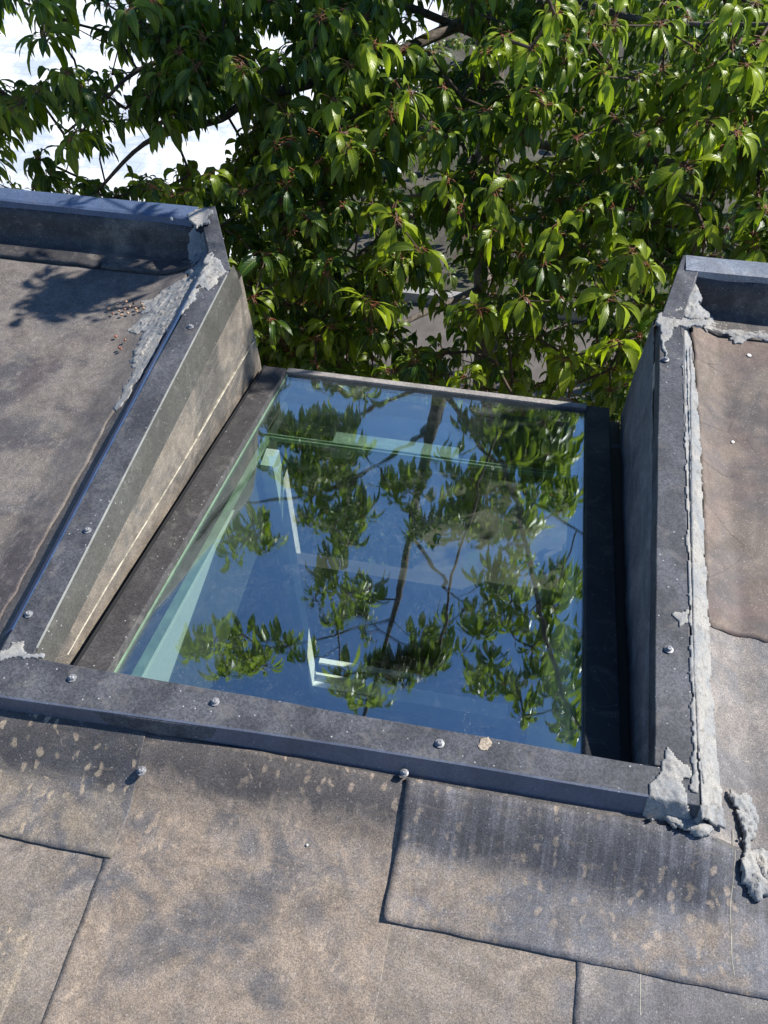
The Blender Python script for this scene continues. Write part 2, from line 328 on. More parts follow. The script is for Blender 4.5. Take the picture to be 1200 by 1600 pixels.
left = trim('edge_trim', jig(interp_secs([xprof(.002, 1, 0, .062, .018), xprof(.6, 1, .001, .060, .020), xprof(1.16, 1, .007, .058, .018)], 30)), TRIM, label='left trim, outer flange coloured blue for the sky it reflects')
right = trim('edge_trim', jig(interp_secs([xprof(.002, -1, 1.096, .063, .012), xprof(.46, -1, 1.101, .059, .012), xprof(1.135, -1, 1.112, .057, .012)], 30)), TRIM, label='right trim smeared with grey mastic')
# bare metal flange strips 1 mm proud of the trim's outer slope, and bright arris on the inner edge
mesh('flange', *loft(jig([[(-.0595, y, .0016), (-.0622, y, .0014), (-.0835, y, -.0235), (-.0802, y, -.0280), (-.0602, y, -.0045)] for y in np.linspace(.045, 1.10, 24)])), coated('sky_tint_flange', (.045, .085, .17), .38, .1, .4, .5, .3), left)  # sky reflection on the left flange is painted in as blue
mesh('flange', *loft(jig([[(x, -w_+.002, .0016), (x, -w_-.0018, .0012), (x, -w_-f_-.0032, -.0372), (x, -w_-f_+.0012, -.0392), (x, -w_+.004, -.003)] for x, w_, f_ in [(-.06+1.155*i/19., .083-.026*min(1, i/11.)-.005*max(0, i-11)/8., .006+.011*min(1, i/11.)) for i in range(20)]])), TRIMB, near)
mesh('bare_edge', *loft([[(.0004+.007*y/1.16, y, .0006), (-.0018+.007*y/1.16, y, .0012), (-.0018+.007*y/1.16, y, -.001), (.0004+.007*y/1.16, y, -.003)] for y in np.linspace(.02, 1.14, 14)]), BARE, left)
mesh('inner_edge', *loft([[(.0006+.007*y/1.16, y, -.003), (.0075+.007*y/1.16, y, -.030), (.0125+.006*y, y, -.056-.03*y), (.000, y, -.056-.03*y)] for y in np.linspace(.0, 1.19, 24)]), TRIMD, left)
# return trims running out to the parapet corners
def diag(a, b, wd, s, zt):
    a = np.array(a, float); b = np.array(b, float); d = (b-a)/np.linalg.norm(b-a); n = np.array([d[1], -d[0], 0])*s
    pr = []
    for p, z in ((a, 0), (b, zt)): pr.append([tuple(p+n*o+np.array([0, 0, z+h])) for o, h in ((0, 0), (-wd, 0), (-wd-.004, -.035), (0, -.07))])
    return pr
trim('edge_trim', diag((.009, 1.165, 0), (-.105, 1.40, 0), .045, 1, .03), TRIM, label='short angled trim at the left rear corner')
trim('edge_trim', diag((1.110, 1.137, 0), (1.165, 1.385, 0), .05, -1, .03), TRIM, label='short angled trim at the right rear corner')
# parapets
def parapet(x0, x1, lab, fa):
    xs = np.arange(x0, x1+.001, .05 if x1-x0 < 6 else .1)
    pe = bpy.data.objects.new('parapet', None); COL.objects.link(pe); pe.parent = bld; pe['label'] = lab
    fixn(mesh('metal_cap', *loft(jig([[(x, 1.385, .03), (x, 1.335, .029), (x, 1.327, .026), (x, 1.320, -.012), (x, 1.323, -.012), (x, 1.330, .018), (x, 1.385, .018)] for x in xs], .0015)), fa, pe))
    pts = [(1.324, .010), (1.317, .003), (1.312, -.008), (1.309, -.022), (1.306, -.038), (1.303, -.055), (1.296, -.070), (1.278, -.076), (1.24, 0), (1.214, 0)]
    fixn(mesh('felt_kerb', *loft([[(x, y+.004*nz(x, k, 1, 9, 3), (z if z else roofh(x, y)+LF+(.0075 if k == 7 else .0045))+.003*nz(x, k, 5, 9, 3)*(k < 7)) for k, (y, z) in enumerate(pts)]+[(x, 1.38, -.087), (x, 1.38, .010)] for x in np.arange(x0, x1+.001, .0125)]), F_UP, pe, True)); return pe
parapet(-2.6, -.112, 'left parapet kerb with bluish metal cap', coated('cap_blue', (.075, .105, .17), .4, .2, .5, .4))
parapet(1.172, 3.4, 'right parapet kerb with worn grey metal cap', coated('cap_grey', (.17, .185, .21), .4, .2, .7, dust=.8))
# cheeks of the notch
def cheek(s, mat, lab):
    vs = []; fs = []; ny, nk = 90, 24
    for i in range(ny):
        y = -.01+1.245*i/(ny-1)
        for k in range(nk):
            t = k/(nk-1.); z0 = -.045-.02*max(0, y); zb = gz(y)-.012; z = z0+(zb-z0)*t
            xx = .0025+.012*t+.0025*nz(y, z, 2+s, 6, 3)+.0012*nz(y*3, z, 9, 20, 2)
            if s > 0: X = xx+.004*max(0, y)
            else: X = 1.104-xx*1.3+.010*max(0, y)
            vs.append((X, y, z))
    for i in range(ny-1):
        for k in range(nk-1): fs.append((i*nk+k, (i+1)*nk+k, (i+1)*nk+k+1, i*nk+k+1) if s > 0 else (i*nk+k, i*nk+k+1, (i+1)*nk+k+1, (i+1)*nk+k))
    # returns along the facade
    b = len(vs); e = (ny-1)*nk
    for k in range(nk):
        X, y, z = vs[e+k]; vs.append((X-s*.05, y+.012+.06*(1-k/(nk-1.)), z-.03*(1-k/(nk-1.))))
    for k in range(nk-1): fs.append((e+k, b+k, b+k+1, e+k+1) if s > 0 else (e+k, e+k+1, b+k+1, b+k))
    return mesh('cheek_wall', vs, fs, mat, bld, True, lab)
ckl = cheek(1, F_CHEEK, 'sunlit felt clad side of the notch'); ckr = cheek(-1, F_CHR, 'shaded felt clad side of the notch')
SEAM = plain('felt_seam', (.30, .275, .21), .8, var=.5, sc=40)
mesh('lap_seam', *loft([[(x+.002, y, z+.0016), (x+.004, y, z), (x+.002, y, z-.0016), (x-.004, y, z)] for x, y, z in [(.0075+.006*t+.004*t, .06+1.16*t, -.095-.19*t+.003*math.sin(9*t)) for t in np.linspace(0, 1, 30)]]), SEAM, ckl)
def bead(name, pts, r, mat, parent, flat=.6, seed=0, n=8, vr=.35):
    """lumpy bead laid along a 3D polyline"""
    P = [np.array(p, float) for p in pts]; D = []
    for a, b in zip(P, P[1:]):
        m = max(2, int(np.linalg.norm(b-a)/.006)); D += [a+(b-a)*i/m for i in range(m)]
    D.append(P[-1]); secs = []
    for i, p in enumerate(D):
        t = D[min(i+1, len(D)-1)]-D[max(i-1, 0)]; t /= np.linalg.norm(t)+1e-9
        sd = np.cross(t, (0, 0, 1)); sd /= np.linalg.norm(sd)+1e-9; e = min(1, min(i, len(D)-1-i)/3.+.15)
        ww = r*e*(1+vr*2*nz(p[0], p[1], seed, 30, 3)); off = sd*r*.6*nz(p[0], p[1], seed+5, 12, 2)
        secs.append([p+off+sd*ww*math.cos(a)*(1+.3*nz(p[0], p[1], seed+k, 60, 2))+np.array([0, 0, 1])*max(-.3, math.sin(a))*ww*flat for k, a in enumerate([2*math.pi*k/n for k in range(n)])])
    return fixn(mesh(name, *loft(secs), mat, parent, True))
# ---- mastic smears: relief sheets with ragged outlines
def inside(x, y, poly):
    c = False; n = len(poly)
    for i in range(n):
        x1, y1 = poly[i]; x2, y2 = poly[(i+1) % n]
        if (y1 > y) != (y2 > y) and x < (x2-x1)*(y-y1)/(y2-y1)+x1: c = not c
    return c
def edged(x, y, poly):
    d = 9
    for i in range(len(poly)):
        a = np.array(poly[i]); b = np.array(poly[(i+1) % len(poly)]); p = np.array((x, y)); t = max(0, min(1, (p-a)@(b-a)/((b-a)@(b-a)+1e-12)))
        d = min(d, np.linalg.norm(p-a-(b-a)*t))
    return d
def smear(px, hf, parent, thick=.006, res=.003, dirn=(0, 1), seed=0, plane=0., mat=None, rag=.018, name='mastic'):
    poly = [tuple(Z(u, v, plane)[:2]) for u, v in px]
    xs = [p[0] for p in poly]; ys = [p[1] for p in poly]; X = np.arange(min(xs)-.02, max(xs)+.02, res); Y = np.arange(min(ys)-.02, max(ys)+.02, res)
    vs = []; idx = {}; fs = []; ok = {}
    for i, x in enumerate(X):
        for j, y in enumerate(Y):
            wx = x+rag*nz(x, y, seed, 24, 3)*1.3; wy = y+rag*nz(x, y, seed+4, 20, 3)*1.2
            ok[i, j] = inside(wx, wy, poly)
            if ok[i, j]:
                d = edged(wx, wy, poly); al = x*dirn[0]+y*dirn[1]; ac = x*dirn[1]-y*dirn[0]
                qx, qy = ac*3.0+.05*nz(x, y, seed+6, 14, 2), al*.75
                rg = 1-min(1, 2.6*abs(nz(qx, qy, seed+9, 30, 3))); r2 = 1-min(1, 2.4*abs(nz(x, y, seed+3, 34, 2)))
                h = min(1, d/.013)**.7*thick*(.22+.5*rg**3+.4*nz(qx*.6, qy*.5, seed+20, 13, 1)+.05*r2**5)
                z = hf(x, y)+max(.0008, h)
            else: z = 0
            idx[i, j] = len(vs); vs.append((x, y, z))
    for i in range(len(X)-1):
        for j in range(len(Y)-1):
            q = [(i, j), (i+1, j), (i+1, j+1), (i, j+1)]
            if all(ok[c] for c in q): fs.append(tuple(idx[c] for c in q))
    used = sorted({a for f in fs for a in f}); mp = {a: i for i, a in enumerate(used)}
    vs = [vs[a] for a in used]; fs = [tuple(mp[a] for a in f) for f in fs]
    cnt = {}
    for f in fs:
        for a, b in zip(f, f[1:]+f[:1]): cnt[(a, b)] = 1
    N = len(vs); vs2 = vs+[(x, y, z-.006) for x, y, z in vs]
    fs2 = list(fs)+[(b, a, a+N, b+N) for (a, b) in cnt if (b, a) not in cnt]
    return mesh(name, vs2, fs2, mat or MAST, parent, True)
def topL(x, y):   # height under the left rear smear: roof, kerb or trim
    h = roofh(x, y)+LF if x < -.07 else 0.0008
    if -.085 < x <= -.06: h = -.03+.03*(x+.085)/.025
    if y > 1.26 and x < -.05: h = max(h, -.085+min(1, (y-1.26)/.06)*.10)
    if y > 1.17 and x > -.07: h = max(h, .004)
    return h
mg = bpy.data.objects.new('mastic', None); COL.objects.link(mg); mg.parent = bld; mg['label'] = 'ragged grey mastic sealing the left rear corner'
smear([(205, 430), (240, 425), (285, 405), (290, 360), (312, 352), (335, 395), (352, 425), (340, 440), (312, 452), (295, 480), (262, 505), (235, 500), (205, 545), (188, 540), (212, 490), (180, 470), (215, 455)], topL, mg, .009, .003, (.5, .85), 1, 0., rag=.016)
smear([(240, 500), (285, 470), (262, 520), (235, 575), (195, 640), (178, 640), (205, 575)], topL, mg, .005, .003, (.2, .95), 3, -.05, rag=.012)
smear([(296, 330), (330, 330), (330, 350), (305, 356)], lambda x, y: .031, mg, .003, .003, (1, 0), 5, .03, rag=.02)
mh = bpy.data.objects.new('mastic', None); COL.objects.link(mh); mh.parent = bld; mh['label'] = 'grey mastic splashed on the left front corner'
tp = lambda x, y: .001
smear([(-8, 1008), (22, 1012), (45, 998), (50, 1012), (60, 1022), (52, 1034), (30, 1030), (20, 1040), (-6, 1036)], tp, mh, .003, .0028, (1, .2), 7, 0., rag=.022)
mr = bpy.data.objects.new('mastic', None); COL.objects.link(mr); mr.parent = bld; mr['label'] = 'thick grey mastic along the right trim and its corners'
def topR(x, y):
    if x < 1.163 and y > -.054: return .0012
    if y < -.052 and x < 1.168: 
        t = min(1, max(0, (-.054-y)/.022)); return .001-.042*t if t < 1 else max(roofh(x, y)+.012, -.06)
    t = min(1, max(0, (x-1.163)/.03)); return (1-t)*.0+t*(roofh(x, y)+.010)
smear([(1028, 1196), (1040, 1160), (1062, 1185), (1082, 1205), (1068, 1225), (1085, 1245), (1083, 1290), (1020, 1275), (1012, 1210)], topR, mr, .006, .0028, (.4, -.9), 11, 0., rag=.012)
smear([(1083, 1180), (1098, 1180), (1112, 1215), (1135, 1225), (1142, 1290), (1086, 1290)], lambda x, y: topR(x, y)+.006, mr, .010, .0028, (.1, 1), 13, -.03, rag=.006)
smear([(1030, 490), (1060, 482), (1098, 492), (1104, 506), (1086, 512), (1072, 512), (1060, 507), (1046, 510), (1040, 560), (1034, 560), (1030, 520)], lambda x, y: .002, mr, .006, .0028, (1, .2), 15, 0., rag=.012)
smear([(1090, 500), (1130, 498), (1165, 512), (1200, 518), (1260, 522), (1260, 532), (1200, 538), (1172, 530), (1150, 540), (1128, 524), (1100, 530)], lambda x, y: roofh(x, y)+.006, mr, .008, .003, (1, .1), 17, -.085, rag=.012)
smear([(1062, 450), (1085, 440), (1100, 470), (1110, 492), (1085, 500), (1050, 492), (1050, 470)], lambda x, y: .004 if x < 1.2 else .004-.4*(x-1.2), mr, .008, .003, (.4, 1), 19, 0., rag=.014)
smear([(1052, 965), (1078, 948), (1080, 975), (1062, 980)], tp, mr, .004, .003, (1, .8), 18, 0., rag=.012)
# strip along the trim, down the whole length, with two drawn ridges
smear([(1064, 510), (1084, 510), (1100, 620), (1106, 750), (1114, 900), (1124, 1050), (1132, 1150), (1145, 1240), (1078, 1240), (1076, 1100), (1073, 900), (1069, 700)], topR, mr, .006, .003, (0, 1), 21, -.005, rag=.005)
bead('ridge', [Z(1079, 540), Z(1081, 700), Z(1083, 900), Z(1086, 1050), Z(1091, 1150), Z(1100, 1225)], .0028, MAST, mr, .6, 4, vr=.4)
bx = bpy.data.objects.new('mastic', None); COL.objects.link(bx); bx.parent = bld; bx['label'] = 'lumps of mastic curling at the right front corner'
rf = lambda x, y: roofh(x, y)+.010
smear([(1152, 1262), (1166, 1262), (1180, 1300), (1172, 1345), (1160, 1345)], rf, bx, .013, .0028, (.3, -1), 27, -.08, rag=.012)
smear([(1135, 1240), (1160, 1245), (1180, 1290), (1172, 1325), (1200, 1330), (1240, 1335), (1230, 1395), (1180, 1400), (1150, 1380), (1150, 1345), (1165, 1330), (1155, 1300), (1143, 1275)], rf, bx, .015, .0028, (.4, -.9), 23, -.08, rag=.018)
smear([(1030, 1290), (1075, 1290), (1110, 1300), (1095, 1318), (1060, 1312), (1035, 1305)], rf, bx, .010, .0028, (1, -.1), 25, -.07, rag=.014)
# thin mastic line under the near flange
bead('mastic', [(-.05, -.094, -.041), (.25, -.092, -.041), (.45, -.083, -.041), (.72, -.078, -.041)], .0032, MAST, bld, .7, 14, vr=.9)
def hairline(pts, w_, mat, par_, lift):
    P = []
    for (u1, v1), (u2, v2) in zip(pts, pts[1:]):
        for i in range(16):
            q = Z(u1+(u2-u1)*i/16, v1+(v2-v1)*i/16, -.085); P.append((q[0]+.002*nz(q[0], q[1], 3, 20, 3), q[1]))
    secs = [[(x-w_, y, roofh(x, y)+lift), (x, y, roofh(x, y)+lift+.0005), (x+w_, y, roofh(x, y)+lift)] for x, y in P]
    v, f = loft(secs, closed=False); mesh('felt_seam', v, f, mat, par_)
hairline([(1140, 1300), (1142, 1420), (1147, 1530)], .0008, SEAM, bld, LF*1.2+.0002)
hairline([(1001, 1518), (1001, 1590)], .0007, SEAM, bld, LF*.5+.0002)
# ---- screws
def screw(p, parent, r=.0052, tilt=0):
    vs = []; fs = []; rings = [(r*1.55, 0), (r*1.55, .0014), (r*.95, .0022), (r*.95, .0058), (r*.7, .0072), (r*.35, .0074)]
    n = 18
    for k, (q, h) in enumerate(rings):
        for i in range(n):
            a = 2*math.pi*i/n; qq = q*(1 if k < 2 else (1-.09*(math.cos(3*a)**2))); vs.append((p[0]+qq*math.cos(a), p[1]+qq*math.sin(a), p[2]+h))
    for k in range(len(rings)-1):
        for i in range(n): fs.append((k*n+i, k*n+(i+1) % n, (k+1)*n+(i+1) % n, (k+1)*n+i))
    vs.append((p[0], p[1], p[2]+.0060)); c = len(vs)-1
    for i in range(n): fs.append(((len(rings)-1)*n+i, (len(rings)-1)*n+(i+1) % n, c))
    return mesh('screw', vs, fs, ZINC, parent, False)
for u, v in ((113, 1060), (336, 1097), (687, 1162)): screw(Z(u, v, .001), near)
for u, v in ((298, 511), (137, 829), (45, 960)): screw(Z(u, v, .001), left)
screw(Z(1045, 1015, .001), right); screw(Z(1040, 562, .003), right)
for u, v, r in ((222, 1206, .0055), (632, 1219, .0045)):
    q = Z(u, v, -.055); q[2] = roofh(q[0], q[1])+.012; screw(q, bld, r)
# ---- droppings and pits
def blob(name, c, rx, ry, rz, mat, parent=None, seed=0, ang=0):
    bm = bmesh.new(); bmesh.ops.create_icosphere(bm, subdivisions=3, radius=1)
    for v in bm.verts:
        k = 1+.28*nz(v.co.x, v.co.y, v.co.z+seed, 1.6, 2); x, y = v.co.x*rx*k, v.co.y*ry*k
        v.co = Vector((c[0]+x*math.cos(ang)-y*math.sin(ang), c[1]+x*math.sin(ang)+y*math.cos(ang), c[2]+v.co.z*rz*k))
    me = bpy.data.meshes.new(name); bm.to_mesh(me); bm.free(); me.materials.append(mat)
    for p in me.polygons: p.use_smooth = True
    o = bpy.data.objects.new(name, me); COL.objects.link(o); o.parent = parent; return o
for k, (u, v, rx, ry) in enumerate([(12, 385, .004, .011), (46, 383, .003, .007), (210, 366, .003, .012), (190, 395, .002, .006), (140, 395, .003, .004), (1145, 690, .004, .004), (1170, 556, .006, .006), (480, 1320, .002, .002)]):
    q = Z(u, v, -.085); q[2] = roofh(q[0], q[1])+.005
    blob('bird_dropping', q, rx, ry, .0014, DROP, bld, k*3)
smear([(745, 1158), (762, 1156), (768, 1168), (760, 1178), (747, 1176)], lambda x, y: .0004, near, .002, .0012, (1, .3), 41, 0., plain('lichen', (.34, .28, .21), .95, var=.4, sc=300), .012, name='lichen_spot')
q = DY(268, 342, 1.319); blob('bird_dropping', q, .004, .003, .006, DROP, bld, 5)
PL = ['tan cherry pit at the far left end of the scatter by the mastic', 'tan cherry pit second from the left end of the scatter', 'tan cherry pit low in the left half of the scatter', 'reddish dried pit in the middle of the upper scatter', 'tan cherry pit above the middle of the scatter', 'tan cherry pit right of the middle of the scatter', 'tan cherry pit near the top right of the scatter', 'reddish dried pit at the lower left of the scatter', 'tan cherry pit lowest in the left half of the scatter', 'tan cherry pit lowest in the middle of the scatter', 'tan cherry pit low at the right of the scatter', 'reddish dried pit at the top of the scatter', 'tan cherry pit at the top left of the scatter', 'tan cherry pit at the very top of the scatter', 'tan cherry pit at the far right end of the scatter', 'reddish pit nearest the main scatter, alone on grey felt', 'reddish pit left of its neighbour in the lower trio', 'reddish pit at the right of the lower trio', 'largest reddish pit, lowest on the roof']
pits = [(170, 483), (178, 480), (186, 486), (195, 483), (203, 478), (212, 482), (222, 476), (176, 490), (190, 492), (200, 489), (214, 487), (208, 474), (184, 476), (197, 471), (225, 484), (181, 526), (190, 548), (196, 534), (187, 545)]
for k, (u, v) in enumerate(pits):
    q = Z(u, v, -.078); q[2] = roofh(q[0], q[1])+.012
    o = blob('cherry_pit', q, .0040, .0032, .003, PITR if k % 4 == 3 or k > 14 else PITM, None, k, k*1.3)
    tag(o, PL[k], 'cherry pit', 'cherry pits lying on the left roof')
# ---------------------------------------------------------------- skylight
sk = thing('skylight', 'sloping glazed skylight with dark side rails set down in the roof notch', 'skylight')
def slab(name, x0, x1, y0, y1, h0, h1, mat, parent=sk, bev=0, label=None, xs=None):
    x2, x3 = xs or (x0, x1)
    vs = [(x0, y0, gz(y0)+h0), (x1, y0, gz(y0)+h0), (x3, y1, gz(y1)+h0), (x2, y1, gz(y1)+h0), (x0, y0, gz(y0)+h1), (x1, y0, gz(y0)+h1), (x3, y1, gz(y1)+h1), (x2, y1, gz(y1)+h1)]
    o = mesh(name, vs, [(3, 2, 1, 0), (4, 5, 6, 7), (0, 1, 5, 4), (1, 2, 6, 5), (2, 3, 7, 6), (3, 0, 4, 7)], mat, parent, label=label)
    if bev: bevel(o, bev)
    return o
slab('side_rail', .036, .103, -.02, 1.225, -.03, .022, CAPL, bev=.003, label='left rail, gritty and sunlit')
slab('side_rail', .997, 1.062, -.02, 1.225, -.03, .022, CAPR, bev=.003, label='right rail, smooth, its shade painted into the near black colour')
slab('gutter', .004, .0335, -.03, 1.22, -.06, -.028, BLACK); slab('gutter', 1.065, 1.10, -.03, 1.22, -.06, -.028, BLACK)
slab('rail_lip', .0345, .0395, -.02, 1.22, .022, .027, BLACK)
slab('glass_pane', .1035, .9965, -.03, 1.222, -.006, 0, GLASS, label='outer glass pane mirroring sky and tree')
slab('glass_pane', .135, .985, -.03, 1.10, -.030, -.025, GLASS2, label='inner glass pane')
slab('glass_border', .1036, .132, -.03, 1.222, -.010, -.0068, ENAM); slab('glass_border', .984, .9964, -.03, 1.222, -.010, -.0068, BLACK)
slab('glass_seal', .1034, .1058, -.03, 1.22, -.006, .0016, SPACER)
slab('spacer', .133, .148, -.03, .90, -.024, -.010, SPACER); slab('spacer', .979, .983, -.03, .90, -.024, -.010, SPACER)
slab('spacer', .133, .983, .898, .903, -.024, -.010, SPACER); slab('spacer', .133, .983, .912, .916, -.024, -.010, SPACER)
slab('edge_bar', .100, 1.0, 1.222, 1.248, -.02, .010, BARM, bev=.003)
# reveal lining below the glass
rv = bpy.data.objects.new('reveal_lining', None); COL.objects.link(rv); rv.parent = sk
def quad(name, pts, mat, parent, th=.012, n=None):
    P = [np.array(p, float) for p in pts]; nn = np.cross(P[1]-P[0], P[3]-P[0]); nn /= np.linalg.norm(nn)
    vs = P+[p-nn*th for p in P]; return fixn(mesh(name, vs, [(0, 1, 2, 3), (7, 6, 5, 4), (0, 4, 5, 1), (1, 5, 6, 2), (2, 6, 7, 3), (3, 7, 4, 0)], mat, parent))
def XP(u, v, x): return on(u, v, (1, 0, 0), x)
def board(x, th, yz, mat):
    vs = [(x, y, z) for y, z in yz]+[(x+th, y, z) for y, z in yz]; n = len(yz)
    return fixn(mesh('lining_board', vs, [tuple(range(n)), tuple(range(n, 2*n))[::-1]]+[(i, i+n, (i+1) % n+n, (i+1) % n) for i in range(n)], mat, rv))
board(.1495, -.010, [(-.03, gz(-.03)-.034), (.60, gz(.60)-.034), (.46, -.262), (-.03, -.292)], PLAST)
board(.138, -.010, [(-.03, -.29), (.60, gz(.60)-.034), (1.08, gz(1.08)-.034), (1.08, -.60), (-.03, -.60)], ROOM)
p1 = XP(890, 880, .978); p2 = XP(820, 1160, .978)
board(.978, .012, [(-.03, gz(-.03)-.034), (p1[1], gz(p1[1])-.034), (p2[1], p2[2]), (-.03, p2[2])], PLAST)
board(.992, .010, [(-.03, gz(-.03)-.034), (1.08, gz(1.08)-.034), (1.08, -.60), (-.03, -.60)], ROOM)
jb = bpy.data.objects.new('window_frame', None); COL.objects.link(jb); jb.parent = bld; jb['label'] = 'white inner window frame seen through the skylight glass'
box('jamb', (.150, .185, .80, .86, -1.72, -.34), PLAST, jb); box('sill', (.186, .93, .80, .86, -1.72, -1.62), PLAST, jb)
box('mullion', (.20, .62, .865, .885, -1.56, -1.545), PLAST, jb)
slab('added_dark_cover', .104, .996, .99, 1.222, -.07, -.055, CAPR)  # added dark cover under the far glass, hides the sunlit wall
slab('blind_box', .31, .66, .915, .995, -.075, -.034, plain('blind', (.34, .38, .33), .6), bev=.003)
# ---------------------------------------------------------------- trees
def leafmesh(base, out, L, W, droop, roll, tint, rows=7):
    """vectorised: many leaves as bent, folded blades with pointed tips"""
    N = len(base); up = np.array([0, 0, 1.]); g = np.array([0, 0, -1.])
    pts = np.zeros((N, rows, 3)); dirs = np.zeros((N, rows, 3)); p = base.copy()
    for r in range(rows):
        t = r/(rows-1.); b = np.clip(droop[:, None]*(t*1.25+.15), 0, .97)
        d = out*(1-b)+g*b; d /= np.linalg.norm(d, axis=1)[:, None]; dirs[:, r] = d
        if r: p = p+d*(L/(rows-1))[:, None]
        pts[:, r] = p
    prof = np.array([.10, .62, .95, 1.0, .80, .42, .0]) if rows == 7 else np.interp(np.linspace(0, 1, rows), np.linspace(0, 1, 7), [.1, .62, .95, 1., .8, .42, 0])
    sd = np.cross(out, up); sd /= np.linalg.norm(sd, axis=1)[:, None]+1e-6
    V = np.zeros((N, rows, 3, 3)); T = np.zeros((N, rows, 3, 4)); ph = RS.rand(N)*6.28
    for r in range(rows):
        nr = np.cross(sd, dirs[:, r]); nr /= np.linalg.norm(nr, axis=1)[:, None]+1e-6
        s2 = sd*np.cos(roll)[:, None]+nr*np.sin(roll)[:, None]; n2 = np.cross(s2, dirs[:, r])
        wv = W*prof[r]; rip = (.10*np.sin(ph+r*2.1))[:, None]
        for c, k in enumerate((-1, 0, 1)):
            V[:, r, c] = pts[:, r]+s2*(wv*k)[:, None]+n2*(wv*(.30*abs(k)))[:, None]+n2*(wv*k)[:, None]*rip
            T[:, r, c, 0] = tint; T[:, r, c, 1] = .5+.5*k; T[:, r, c, 2] = r/(rows-1.); T[:, r, c, 3] = 1
    V = V.reshape(-1, 3); T = T.reshape(-1, 4); F = []
    for r in range(rows-1):
        for c in range(2):
            a = r*3+c; F.append((a, a+1, a+4, a+3))
    F = (np.array(F)[None]+(np.arange(N)*rows*3)[:, None, None]).reshape(-1, 4); return V, F, T
def rawmesh(name, V, F, T, mats, mi, parent):
    me = bpy.data.meshes.new(name); me.vertices.add(len(V)); me.vertices.foreach_set('co', V.astype(np.float32).ravel())
    me.loops.add(F.size); me.loops.foreach_set('vertex_index', F.astype(np.int32).ravel()); me.polygons.add(len(F))
    me.polygons.foreach_set('loop_start', np.arange(0, F.size, 4, dtype=np.int32)); me.polygons.foreach_set('loop_total', np.full(len(F), 4, dtype=np.int32))
    for m in mats: me.materials.append(m)
    me.polygons.foreach_set('material_index', mi.astype(np.int32)); me.polygons.foreach_set('use_smooth', np.ones(len(F), dtype=bool))
    a = me.attributes.new('tint', 'FLOAT_COLOR', 'POINT'); a.data.foreach_set('color', T.astype(np.float32).ravel())
    me.update(calc_edges=True); me.validate()
    o = bpy.data.objects.new(name, me); COL.objects.link(o); o.parent = parent; return o
def crown(name, spots, parent, leafmat, Lr=(.085, .145), nr=(12, 19), wr=.14, size=None, bright=None):
    B, O, L, W, D, R, T = [], [], [], [], [], [], []; PB = []; PE = []
    for i, p in enumerate(spots):
        n = RS.randint(nr[0], nr[1]); a0 = RS.rand()*6.28; s = 1 if size is None else size[i]; br = RS.rand()**1.6*.9 if bright is None else bright[i]
        sv = RS.uniform(.78, 1.15); ax_ = RS.randn(3)*.45+np.array([0, 0, 1.]); ax_ /= np.linalg.norm(ax_)
        e1 = np.cross(ax_, (1, .2, 0)); e1 /= np.linalg.norm(e1); e2 = np.cross(ax_, e1)
        for k in range(n):
            a = a0+k*2.4+RS.randn()*.25; el_ = RS.uniform(-.35, .45); o = (e1*math.cos(a)+e2*math.sin(a))*math.cos(el_)+ax_*math.sin(el_)
            pl = RS.uniform(.018, .035)*s; q = p+np.array([0, 0, .001])*k+RS.randn(3)*.008
            e = q+o*pl+np.array([0, 0, -.004]); PB.append(q); PE.append(e)
            l = RS.uniform(*Lr)*s*(1 if k % 4 else .6)*sv; B.append(e); O.append(o); L.append(l); W.append(l*wr*RS.uniform(.85, 1.2)); D.append(RS.uniform(.4, 1.0)); R.append(RS.randn()*.55); T.append(np.clip(br+RS.randn()*.2, 0, 1))
    V, F, TT = leafmesh(np.array(B), np.array(O), np.array(L), np.array(W), np.array(D), np.array(R), np.array(T))
    A, E = np.array(PB), np.array(PE); d = E-A; d /= np.linalg.norm(d, axis=1)[:, None]+1e-9
    s1 = np.cross(d, np.array([.3, .2, 1.])); s1 /= np.linalg.norm(s1, axis=1)[:, None]+1e-9; s2 = np.cross(d, s1); r = .0013
    PV = np.stack([A+s1*r, A-s1*r*.5+s2*r*.87, A-s1*r*.5-s2*r*.87, E+s1*r*.7, E-s1*r*.35+s2*r*.6, E-s1*r*.35-s2*r*.6], 1).reshape(-1, 3)
    PF = (np.array([(0, 1, 4, 3), (1, 2, 5, 4), (2, 0, 3, 5)])[None]+(np.arange(len(A))*6)[:, None, None]).reshape(-1, 4)+len(V)
    V2 = np.vstack([V, PV]); F2 = np.vstack([F, PF]); T2 = np.vstack([TT, np.full((len(PV), 4), .5)])
    return rawmesh(name, V2, F2, T2, [leafmat, PETI], np.concatenate([np.zeros(len(F)), np.ones(len(PF))]), parent)
def tube(pts, rad, n=7):
    secs = []
    for i, p in enumerate(pts):
        t = pts[min(i+1, len(pts)-1)]-pts[max(i-1, 0)]; t = t/(np.linalg.norm(t)+1e-9); s1 = np.cross(t, (.31, .22, .9)); s1 /= np.linalg.norm(s1)+1e-9; s2 = np.cross(t, s1)
        secs.append([p+(s1*math.cos(a)+s2*math.sin(a))*rad[i]*(1+.12*math.sin(k*2.3+i)) for k, a in enumerate([6.2832*k/n for k in range(n)])])
    return loft(secs)
def smoothline(P, m=6):
    P = [np.array(p, float) for p in P]; P = [2*P[0]-P[1]]+P+[2*P[-1]-P[-2]]; out = []
    for i in range(1, len(P)-2):
        for k in range(m):
            t = k/m; a, b, c, d = P[i-1:i+3]; out.append(.5*((2*b)+(-a+c)*t+(2*a-5*b+4*c-d)*t*t+(-a+3*b-3*c+d)*t**3))
    out.append(P[-2]); return out
tree = thing('cherry_tree', 'leafy cherry tree filling the space beyond the roof edge', 'tree')
